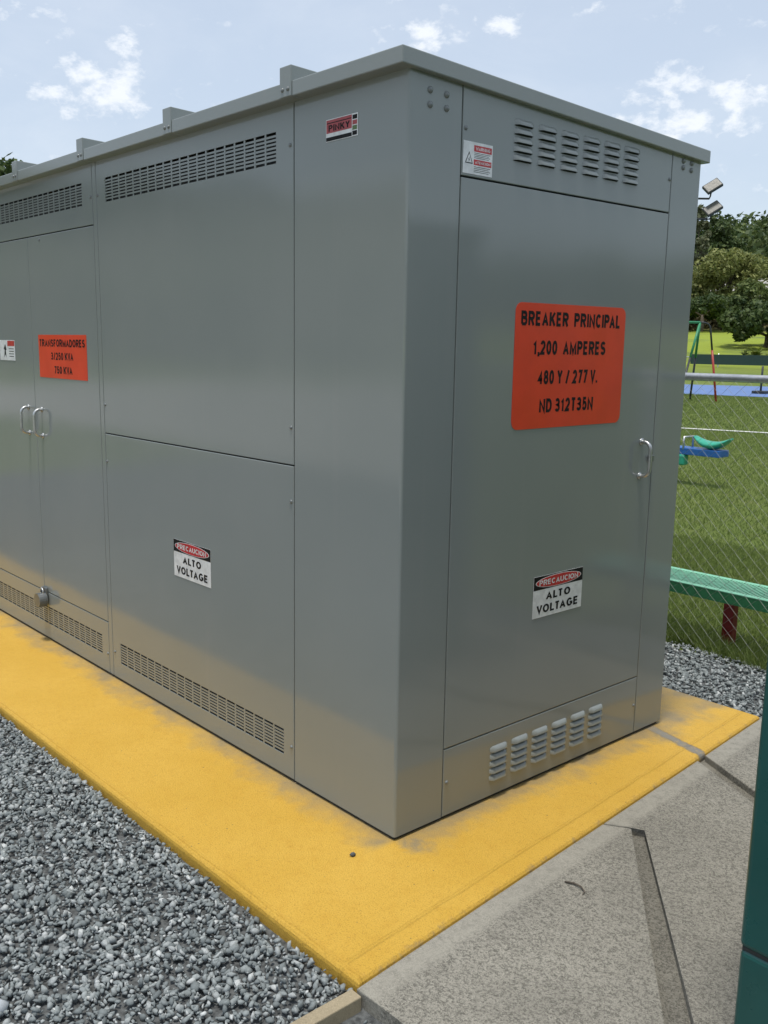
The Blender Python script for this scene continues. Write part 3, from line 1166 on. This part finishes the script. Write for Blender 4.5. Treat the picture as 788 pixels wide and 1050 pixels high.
# ------------------------------------------------------------------ green utility box
m = MT('dark_green_enamel', (.010, .085, .075), .30, .5)
m.color(m.mix(m.rng(m.noise(3, 4, .6), .3, .7), (.009, .075, .066), (.014, .098, .088)))
m.rough(m.rng(m.noise(20, 4, .6), .3, .7, .26, .4))
M_GREEN = m.m
gx, gy = 1.136, -.112
gb = empty('utility_box', (gx, gy, 0), 'dark green steel utility box at the right edge on the concrete walk', 'utility box')
def gbox(name, a, b, bev=.008):
    return box(name, a, b, M_GREEN, gb, bev, 3)


gbox('base_skirt', (.0015, .0015, -.003), (1.42, 1.65, .2975), .012)
gbox('upper_cover', (0, 0, .3025), (1.422, 1.652, 1.95), .012)  # made tall and deep beyond the view to darken the cabinet's short side
gbox('lid', (-.02, -.02, 1.9505), (1.44, 1.67, 2.01), .012)
box('seam_gasket', (.006, .006, .295), (1.415, 1.645, .305), M_CORE, gb)
gh = box('hasp', (.70, -.03, .62), (.74, .001, .74), M_LOCK, gb, .004)

# ------------------------------------------------------------------ chain-link fence beyond the pad
M_GALV = simple('galvanised_steel', (.55, .56, .57), .38, .5, .75)
FY = 2.575
fe = empty('chain_link_fence', (0, FY, GZ), 'galvanised chain link fence with a top rail behind the pad', 'fence')
ft = 1.345 - GZ
tube('top_rail', [(-7.5, 0, ft), (7.5, 0, ft)], .0195, M_GALV, fe, 14)
for x in (-6.6, -4.1, -1.6, .9, 3.4, 5.9):
    tube('post', [(x, .055, -.15), (x, .055, ft + .03)], .026, M_GALV, fe, 12)
P_, rw = .071, .00095
cols_ = int(15 / (P_ / 2))
rowsn = int(ft / (P_ / 2))
Vv, Ff = [], []
for c in range(cols_):
    x0 = -7.5 + c * P_ / 2
    base = len(Vv)
    for k in range(rowsn + 1):
        x = x0 + (P_ / 4 if (k + c) % 2 else -P_ / 4) * 1.03
        z = .03 + k * (ft - .045) / rowsn
        yo = (.0016 if k % 2 else -.0016)
        for a in range(3):
            an = a * 2 * math.pi / 3
            Vv.append((x + rw * math.cos(an), -.0225 + yo + rw * math.sin(an), z))
    for k in range(rowsn):
        for a in range(3):
            p = base + k * 3
            Ff.append((p + a, p + (a + 1) % 3, p + 3 + (a + 1) % 3, p + 3 + a))
wm = mesh_obj('wire_mesh', Vv, Ff, simple('weathered_wire', (.36, .37, .34), .6, .4), fe)
wm['kind'] = 'stuff'

# ------------------------------------------------------------------ bench
M_MINT = simple('mint_green_paint', (.20, .52, .33), .4)
M_GRN = simple('bench_green_paint', (.035, .20, .085), .4)
M_REDP = simple('dark_red_paint', (.19, .012, .016), .45)
bn = empty('bench', (-.41, 2.76, GZ), 'low green bench with slotted top and dark red legs behind the fence', 'bench')
bz = .268 - GZ
bx0, bx1, byf, byb = -1.9, 1.7, -.135, .155
bm = bmesh.new()
add_box(bm, (bx0, byf, bz - .055), (bx1, byf + .006, bz), .0015)
add_box(bm, (bx0, byb - .006, bz - .055), (bx1, byb, bz), .0015)
for x in (bx0, bx1 - .006):
    add_box(bm, (x, byf + .0065, bz - .055), (x + .006, byb - .0065, bz))
bm_done('seat_frame', bm, M_GRN, bn)
bm = bmesh.new()
add_box(bm, (bx0, byf - .001, bz + .0005), (bx1, byf + .036, bz + .006), .0015)
add_box(bm, (bx0, byb - .036, bz + .0005), (bx1, byb + .001, bz + .006), .0015)
bm_done('seat_rim', bm, M_MINT, bn)
bm = bmesh.new()
nb = int((bx1 - bx0) / .0155)
for k in range(nb):
    x = bx0 + .004 + k * .0155
    add_box(bm, (x, byf + .0365, bz + .0012), (x + .0070, byb - .0365, bz + .0045))
so_ = bm_done('seat_bars', bm, M_MINT, bn)
so_['kind'] = 'stuff'
for x in (-1.55, -.005, 1.4):
    bm = bmesh.new()
    add_box(bm, (x - .02, -.035, -.06), (x + .036, .02, bz - .056), .004)
    add_box(bm, (x - .015, .0205, bz - .085), (x + .031, byb - .01, bz - .057), .003)
    bm_done('leg', bm, M_REDP, bn)

# ------------------------------------------------------------------ grass blades near the fence
def grass(name, n, region, keep, hmin, hmax, w, seed, z=GZ):
    rg = np.random.default_rng(seed)
    x0, x1, y0, y1 = region
    P = np.stack([rg.uniform(x0, x1, n), rg.uniform(y0, y1, n)], 1)
    P = P[keep(P, rg)]
    n = len(P)
    a = rg.uniform(0, 2 * np.pi, n)
    h = rg.uniform(hmin, hmax, n)
    lean = rg.uniform(.2, 1.1, n) * h
    la = rg.uniform(0, 2 * np.pi, n)
    ww = w * rg.uniform(.7, 1.4, n)
    B = np.concatenate([P, np.full((n, 1), z - .003)], 1)
    d = np.stack([np.cos(a) * ww, np.sin(a) * ww, 0 * a], 1)
    tip = B + np.stack([np.cos(la) * lean, np.sin(la) * lean, h], 1)
    V = np.stack([B - d, B + d, tip], 1).reshape(-1, 3)
    return np_mesh(name, V, np.arange(len(V)).reshape(-1, 3), M_BLADE)


def wedge(P, rg):
    az = np.degrees(np.arctan2(P[:, 1] + 1.82, P[:, 0] - 1.94))
    e = 2.53 + .03 * np.sin(P[:, 0] * 9) + .02 * np.sin(P[:, 0] * 23 + 1)
    dl_ = (P[:, 0] + 7.2) * -.3027 + (P[:, 1] - 15.05) * .9531     # keep the painted line clear
    return (az > 100) & (az < 132) & (P[:, 1] > e) & (np.abs(dl_) > .13)


g1 = grass('grass', 170000, (-3.2, 2.0, 2.48, 5.2), wedge, .018, .05, .0024, 1)
tag(g1, 'short mown grass beside the fence', 'grass', kind='stuff')
g2 = grass('grass', 150000, (-9, 1.0, 5.2, 15), lambda P, r: wedge(P, r), .02, .055, .004, 2)
tag(g2, 'mown grass of the playground further out', 'grass', kind='stuff')
g4 = grass('grass', 110000, (-16, -1, 15, 27.5), wedge, .025, .06, .007, 6)
tag(g4, 'mown grass of the playing field before the blue court', 'grass', kind='stuff')
g3 = grass('grass', 16000, (-2.6, 1.3, 2.47, 2.68), wedge, .04, .10, .0028, 4)
tag(g3, 'longer unmown grass at the foot of the fence', 'grass', kind='stuff')

# ------------------------------------------------------------------ seesaw
M_BLUE = simple('blue_paint', (.025, .13, .42), .4)
M_SEA = simple('sea_green_plastic', (.035, .36, .24), .35)
ss = empty('seesaw', (-4.9, 8.05, GZ), 'blue plank seesaw with sea green crescent seats on the grass', 'seesaw')
sz = .42
box('plank', (-1.62, -.11, sz - .075), (1.545, .11, sz), M_BLUE, ss, .006)
tube('pivot_post', [(0, 0, -.1), (0, 0, sz - .0755)], .06, M_REDP, ss, 12)
for s_ in (-1, 1):
    bm = bmesh.new()
    n = 14
    cx = s_ * 1.405
    rings = []
    for k in range(n + 1):
        t = k / n * 2 - 1
        x = cx + t * .215
        zc = sz - .002 + .125 * t * t
        th = .075 * (1 - t * t) + .018
        wd = .115 * (1 - .55 * abs(t) ** 2)
        rings.append([bm.verts.new((x, wd * math.cos(a), zc + th * .5 + th * .5 * math.sin(a))) for a in
                      [j * 2 * math.pi / 10 for j in range(10)]])
    for a, b in zip(rings, rings[1:]):
        for j in range(10):
            bm.faces.new((a[j], a[(j + 1) % 10], b[(j + 1) % 10], b[j]))
    bm.faces.new(rings[0])
    bm.faces.new(rings[-1])
    bm_done('seat', bm, M_SEA, ss, True)
    tube('hand_bar', [(cx - s_ * .30, -.10, sz - .02), (cx - s_ * .30, -.10, sz + .12), (cx - s_ * .30, .10, sz + .12), (cx - s_ * .30, .10, sz - .02)],
         .013, M_CHROME, ss, 8)
    box('bumper', (cx - .32 * s_ - .05, -.13, sz - .20), (cx - .32 * s_ + .05, -.02, sz - .076), M_SEA, ss, .02)

# ------------------------------------------------------------------ swing set
M_SWG = simple('swing_green_paint', (.04, .26, .12), .45)
M_SWR = simple('swing_red_paint', (.36, .035, .025), .45)
M_SWK = simple('swing_dark_paint', (.03, .035, .04), .5)


def at(px, py, dist):
    d = ray(px, py)
    return CAM + d * (dist / math.hypot(d.x, d.y))


ap = at(718, 331, 29.5)
sw = empty('swing_set', (ap.x, ap.y, GZ), 'tall swing frame with green top bar and red leg on the field', 'swing')
def loc(p):
    return Vector(p) - Vector((ap.x, ap.y, GZ))


def gp(px, py):
    d = ray(px, py)
    t = (GZ - CAM.z) / d.z
    return CAM + d * t


A_ = loc(ap)
rt = Vector((RGT.x, RGT.y, 0)).normalized()
fw = Vector((VD.x, VD.y, 0))
f1, f2, f3 = -rt * .46 - fw * .9, -rt * .16 + fw * 1.0, rt * .66 - fw * .25
for f_ in (f1, f2, f3):
    f_.z = -.1
mid1, mid2 = A_.lerp(f1, .42), A_.lerp(f2, .42)
tube('upper_leg', [A_, mid1], .036, M_SWG, sw, 8)
tube('lower_leg', [mid1, f1], .032, M_SWK, sw, 8)
tube('upper_leg', [A_, mid2], .036, M_SWG, sw, 8)
tube('lower_leg', [mid2, f2], .032, M_SWK, sw, 8)
sh = A_ + rt * .24 - Vector((0, 0, .03))
sh2 = A_ + rt * .33 - Vector((0, 0, .25))
tube('curved_leg', [A_ + Vector((0, 0, .01)), A_ + rt * .13 + Vector((0, 0, .005)), sh, A_ + rt * .30 - Vector((0, 0, .11)), sh2, sh2.lerp(f3, .25)], .028, M_SWK, sw, 8)
tube('red_leg', [sh2.lerp(f3, .25), f3], .032, M_SWR, sw, 8)
B_ = A_ - rt * 3.2
tube('top_bar', [A_ + Vector((0, 0, .01)), B_ + Vector((0, 0, .01))], .036, M_SWG, sw, 8)
for f_ in (f1, f2):
    q = f_ + (B_ - A_)
    q.z = -.1
    tube('far_leg', [B_, q], .043, M_SWG, sw, 8)
for k in (.9, 2.1):
    c0 = A_ - rt * k
    for dd in (-.2, .2):
        tube('chain', [c0 - rt * dd, c0 - rt * dd - Vector((0, 0, 1.75))], .008, M_GALV, sw, 5)
    box('swing_seat', tuple(c0 - Vector((.24, .08, 1.79))), tuple(c0 + Vector((.24, .08, -1.75))), M_SWK, sw, .01)

# ------------------------------------------------------------------ field markings, court, far screen
LD = Vector((1.48, .47, 0)).normalized()
LN = Vector((-LD.y, LD.x, 0))
def strip(name, c, half, w0, w1, z, mat):
    c = Vector((c[0], c[1], 0))
    V = [c + LD * -half + LN * w0, c + LD * half + LN * w0, c + LD * half + LN * w1, c + LD * -half + LN * w1]
    o = mesh_obj(name, [(v.x, v.y, z) for v in V], [(0, 1, 2, 3)], mat)
    return tag(o, kind='structure')


strip('field_line', (-7.2, 15.05), 16, -.09, .09, GZ + .012, simple('line_paint', (.72, .72, .68), .8, .3, 0, .2, 6))
strip('blue_court', (-14.2, 27.6), 26, .0, 9.5, GZ + .012, simple('blue_court_coating', (.13, .21, .42), .7, .3, 0, .08, 2))
M_SCR = simple('screen_fabric', (.028, .062, .058), .8)
c0 = Vector((VD.x, VD.y, 0)) * 47.5
sc0 = empty('windscreen_fence', (c0.x, c0.y, height(c0.x, c0.y)), 'low fence with dark green screen cloth beyond the blue court', 'fence')
sc0.rotation_euler = (0, 0, math.atan2(LD.y, LD.x) - rad(8))
box('screen_cloth', (-.75, -.01, .12), (18, .01, .60), M_SCR, sc0)
tube('top_rail', [(-18, 0, .46), (-.76, 0, .46)], .03, M_GALV, sc0, 6)
for k in range(-7, 8):
    tube('post', [(k * 2.5 + .6, .04, -.8), (k * 2.5 + .6, .04, .66)], .03, M_GALV, sc0, 6)
pp = gp(780, 404)
pt = empty('net_post', (pp.x, pp.y, GZ), 'slim dark post with a heavy foot beside the blue court', 'post')
tube('shaft', [(0, 0, .10), (0, 0, .95)], .035, M_SWK, pt, 8)
box('foot', (-.22, -.22, -.02), (.22, .22, .11), M_SWK, pt, .02)

# ------------------------------------------------------------------ flood light mast
M_MAST = simple('mast_steel', (.045, .048, .05), .5, .4, .2)
fl = at(700, 205, 32)
fm = empty('flood_light_mast', (fl.x, fl.y, GZ), 'tall mast with tilted flood lights above the trees', 'flood light')
def flo(p):
    return Vector(p) - Vector((fl.x, fl.y, GZ))


ta, tb = flo(at(712, 203, 32)), flo(at(712, 224, 32))
M_LENS = simple('lamp_glass', (.10, .097, .08), .4)
tube('mast', [(0, 0, -.3), (0, 0, ta.z + .4)], [.10, .07], M_MAST, fm, 10)
for z_, pxx, pyy in ((ta.z, 731, 191), (tb.z, 731, 214)):
    for sgn in (-1, 1):
        end = Vector((0, 0, z_)) + rt * sgn * .82
        tube('cross_arm', [Vector((0, 0, z_)), end], .03, M_MAST, fm, 8)
        if sgn > 0:
            hp = flo(at(pxx, pyy, 32))
        else:
            hp = end + Vector((0, 0, .36))
        bm = bmesh.new()
        add_box(bm, (-.26, -.05, -.17), (.26, .05, .17), .02)
        for k in range(5):
            add_box(bm, (-.22 + k * .10, .051, -.13), (-.20 + k * .10, .09, .13))
        h_ = bm_done('lamp_head', bm, M_MAST, fm)
        h_.location = hp
        h_.rotation_euler = (rad(-38), rad(-32), math.atan2(rt.y, rt.x))
        g_ = box('lamp_glass', (-.23, -.058, -.14), (.23, -.0515, .14), M_LENS, h_, .002)
        tube('bracket', [end if sgn < 0 else hp - Vector((0, 0, .30)) - rt * .05, hp], .022, M_MAST, fm, 6)
        if sgn > 0:
            tube('arm_tip', [end, hp - Vector((0, 0, .30)) - rt * .05], .022, M_MAST, fm, 6)


# ------------------------------------------------------------------ trees
def leaf_cloud(centres, radii, per, size, seed, squash=.8):
    rg = np.random.default_rng(seed)
    out = []
    for c, r_ in zip(centres, radii):
        n = int(per)
        d = rg.normal(size=(n, 3))
        d /= np.linalg.norm(d, axis=1, keepdims=True)
        rr = r_ * rg.uniform(.55, 1.05, (n, 1)) ** .6
        p = np.array(c)[None] + d * rr * np.array([1, 1, squash])
        nrm = d * .8 + rg.normal(size=(n, 3)) * .7 + np.array([0, 0, .35])
        nrm /= np.linalg.norm(nrm, axis=1, keepdims=True)
        t = np.cross(nrm, rg.normal(size=(n, 3)))
        t /= np.linalg.norm(t, axis=1, keepdims=True)
        b = np.cross(nrm, t)
        s = size * rg.uniform(.55, 1.35, (n, 1))
        out.append(np.stack([p - t * s, p + b * s * .55, p + t * s, p - b * s * .55], 1))
    return np.concatenate(out).reshape(-1, 3)


def tree(name, label, px, py_top, dist, wid, hgt, mat, seed, leafsize=.2, clumps=42, per=110, trunk=.16, squash=.8, base=None, stem=.30, flat=1.0):
    """crown top at the pixel's direction; stands on the terrain at that distance"""
    d = ray(px, py_top)
    hd = Vector((d.x, d.y)).normalized()
    x, y = CAM.x + hd.x * dist, CAM.y + hd.y * dist
    ztop = CAM.z + d.z / math.hypot(d.x, d.y) * dist
    z0 = height(x, y)
    H = max(ztop - z0, 1.5)
    rg = random.Random(seed)
    root = empty(name, (x, y, z0 - .1), label, 'tree', 'trees on the slope beyond the field')
    cz0 = max(H - hgt, H * .02)
    rz, rxy = (H - cz0) / 2, wid / 2
    cs, rs = [], []
    for k in range(clumps):
        th, ph = rg.uniform(0, 2 * math.pi), math.acos(rg.uniform(-.75, 1))
        q = rg.uniform(.45, .86)
        r_ = rg.uniform(.20, .34) * min(rxy, rz * 1.2)
        cs.append((rxy * q * math.sin(ph) * math.cos(th), rxy * q * math.sin(ph) * math.sin(th), cz0 + rz + rz * q * math.cos(ph) * flat))
        rs.append(r_)
    V = leaf_cloud(cs, rs, per, leafsize, seed, squash)
    np_mesh('crown', V, np.arange(len(V)).reshape(-1, 4), mat, root)
    bm = bmesh.new()
    fork = cz0 + rz * .55
    add_tube(bm, [(0, 0, -.5), (.05, .02, fork * .5), (0, .05, fork)], [trunk * 1.25, trunk, trunk * .7], 8)
    for k in range(6):
        c = cs[k * (clumps // 6)]
        add_tube(bm, [(0, .04, fork * .9), (c[0] * .45, c[1] * .45, (fork + c[2]) / 2), c], [trunk * .5, trunk * .3, trunk * .1], 5)
    bm_done('trunk', bm, M_BARK, root, True)
    return root


tree('broadleaf_tree', 'wide olive green rounded tree in the middle of the slope', 746, 249, 88, 6.6, 5.6, M_OLIVE, 1, .17, 60, 130)
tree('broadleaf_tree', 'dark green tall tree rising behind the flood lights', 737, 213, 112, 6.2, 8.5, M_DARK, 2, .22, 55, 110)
tree('slender_tree', 'pale leaved slender tree beside the cabinet edge under the flood lights', 719, 203, 100, 2.8, 8.5, M_PALE, 3, .24, 30, 60)
tree('broadleaf_tree', 'dark spreading tree at the right edge over the bright grass', 790, 304, 60, 5.6, 3.6, M_DARK, 4, .16, 55, 130)
tree('broadleaf_tree', 'mid green tree left of the olive one, partly hidden by the cabinet', 709, 268, 92, 4.6, 6.0, M_MID, 5, .18, 40, 110)
tree('broadleaf_tree', 'bright lime green tree right of the olive one', 800, 262, 98, 5.2, 5.0, M_LIME, 6, .18, 40, 110)
tree('broadleaf_tree', 'mid green low tree between the olive tree and the dark one', 772, 283, 84, 4.2, 3.8, M_MID, 7, .16, 40, 110)
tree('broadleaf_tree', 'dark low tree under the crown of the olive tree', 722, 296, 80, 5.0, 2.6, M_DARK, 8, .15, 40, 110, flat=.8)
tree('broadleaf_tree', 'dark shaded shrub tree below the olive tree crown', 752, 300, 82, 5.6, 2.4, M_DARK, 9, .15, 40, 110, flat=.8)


def shrub(name, label, px, py, dist, n, size, mat, seed, cat='plant'):
    d = ray(px, py)
    hd = Vector((d.x, d.y)).normalized()
    x, y = CAM.x + hd.x * dist, CAM.y + hd.y * dist
    root = empty(name, (x, y, height(x, y) - .05), label, cat)
    rg = random.Random(seed)
    bm = bmesh.new()
    for k in range(n):
        a = rg.uniform(0, 6.28)
        e = rg.uniform(.5, 1.3)
        l = size * rg.uniform(.7, 1.2)
        pts = [Vector((math.cos(a) * t * l * math.cos(e) * 1.1, math.sin(a) * t * l * math.cos(e) * 1.1, l * (t * math.sin(e) - .55 * t * t))) for t in (0, .3, .6, .85, 1)]
        sd_ = Vector((-math.sin(a), math.cos(a), 0))
        ws = [.02, .10, .14, .09, .01]
        lf = [bm.verts.new(p + sd_ * w * size * .8) for p, w in zip(pts, ws)]
        rt_ = [bm.verts.new(p - sd_ * w * size * .8) for p, w in zip(pts, ws)]
        for i in range(4):
            bm.faces.new((lf[i], lf[i + 1], rt_[i + 1], rt_[i]))
    bm_done('leaves', bm, mat, root)
    tube('stem', [(0, 0, -.2), (0, 0, .15 * size)], .05 * size, M_BARK, root, 6)
    return root


shrub('broad_leaved_plant', 'yellow green broad leaved plant on the slope under the dark tree', 776, 358, 55, 22, 1.15, M_LIME, 31)
shrub('broad_leaved_plant', 'dark green broad leaved plant left of the yellow green one', 764, 362, 55, 16, .8, M_MID, 32)

# white house half hidden by the trees
hd = ray(768, 303)
hv = Vector((hd.x, hd.y)).normalized()
hx, hy = CAM.x + hv.x * 93, CAM.y + hv.y * 93
hs = empty('house', (hx, hy, height(hx, hy)), 'small white house showing between the trees on the slope', 'house')
hs.rotation_euler = (0, 0, math.atan2(LD.y, LD.x))
hz0 = CAM.z + hd.z / math.hypot(hd.x, hd.y) * 93 - height(hx, hy)
M_HW = simple('house_wall', (.72, .70, .66), .8)
M_HG = simple('house_glass', (.03, .04, .05), .2)
box('wall', (-3, 0, -1.5), (3, 5, hz0 + .4), M_HW, hs)
rfv = [(-3.4, -.4, hz0 + .405), (3.4, -.4, hz0 + .405), (3.4, 5.4, hz0 + .405), (-3.4, 5.4, hz0 + .405), (-1.6, 2.5, hz0 + 1.6), (1.6, 2.5, hz0 + 1.6)]
mesh_obj('roof', rfv, [(0, 1, 5, 4), (1, 2, 5), (2, 3, 4, 5), (3, 0, 4), (0, 3, 2, 1)], simple('house_roof', (.45, .43, .41), .8), hs)
for x in (-2, .1, 2):
    w_ = box('window', (x - .5, -.04, hz0 - .9), (x + .5, -.003, hz0 + .05), M_HW, hs)
    box('pane', (x - .42, -.055, hz0 - .82), (x + .42, -.0415, hz0 - .03), M_HG, w_)

# ------------------------------------------------------------------ woods on the hills
def woods(name, label, az0, az1, n, r0, r1, per, leafsize, mat, seed, big=1.0):
    rg = random.Random(seed)
    cs, rs = [], []
    for _ in range(n):
        a = rad(rg.uniform(az0, az1))
        d = r0 + (r1 - r0) * rg.random() ** .8
        x, y = d * math.cos(a), d * math.sin(a)
        r_ = rg.uniform(1.6, 3.4) * big
        z = height(x, y) + rg.uniform(.5, 3.2) * big
        cs.append((x, y, z))
        rs.append(r_)
    V = leaf_cloud(cs, rs, per, leafsize, seed, .9)
    o = np_mesh(name, V, np.arange(len(V)).reshape(-1, 4), mat)
    return tag(o, label, 'woods', kind='stuff')


woods('woodland', 'dark green woodland covering the far hills', 98, 150, 520, 112, 172, 130, .52, M_DARK, 51)
woods('woodland', 'mid green woodland on the lower slope', 98, 150, 300, 96, 150, 120, .42, M_MID, 52)
woods('woodland', 'dark wooded hill showing above the left end of the roof', 150, 205, 520, 100, 172, 90, .6, M_DARK, 53)
woods('woodland', 'woodland round the rest of the field', 205, 458, 900, 95, 172, 50, 1.1, M_MID, 54, 1.4)
# tall trees added unseen behind the viewer, only to show in the paint's sheen
woods('woodland', 'unseen row of tall trees added on the camera side of the field', 196, 262, 120, 44, 56, 60, .55, M_MID, 55, 1.25)
woods('undergrowth', 'brownish undergrowth below the trees on the slope', 104, 136, 150, 77, 92, 90, .22, leaf('undergrowth_leaves', (.05, .05, .02), (.16, .14, .06)), 61, .33)

cp_ = stones('stone_chip', 1, (-.017, -.0169, -.15, -.1499), .011, .012, -.004, 33, M_BED)
tag(cp_, 'small dark stone chip lying on the yellow pad near the corner', 'stone')
tw = tube('twig', [(.466, .226, -.002), (.490, .236, .001), (.515, .236, .002), (.534, .226, .000), (.538, .212, -.002)], [.0022, .0028, .0025, .0022, .0012], M_BARK, None, 6)
tag(tw, 'thin curled dry twig lying on the concrete walk', 'twig')
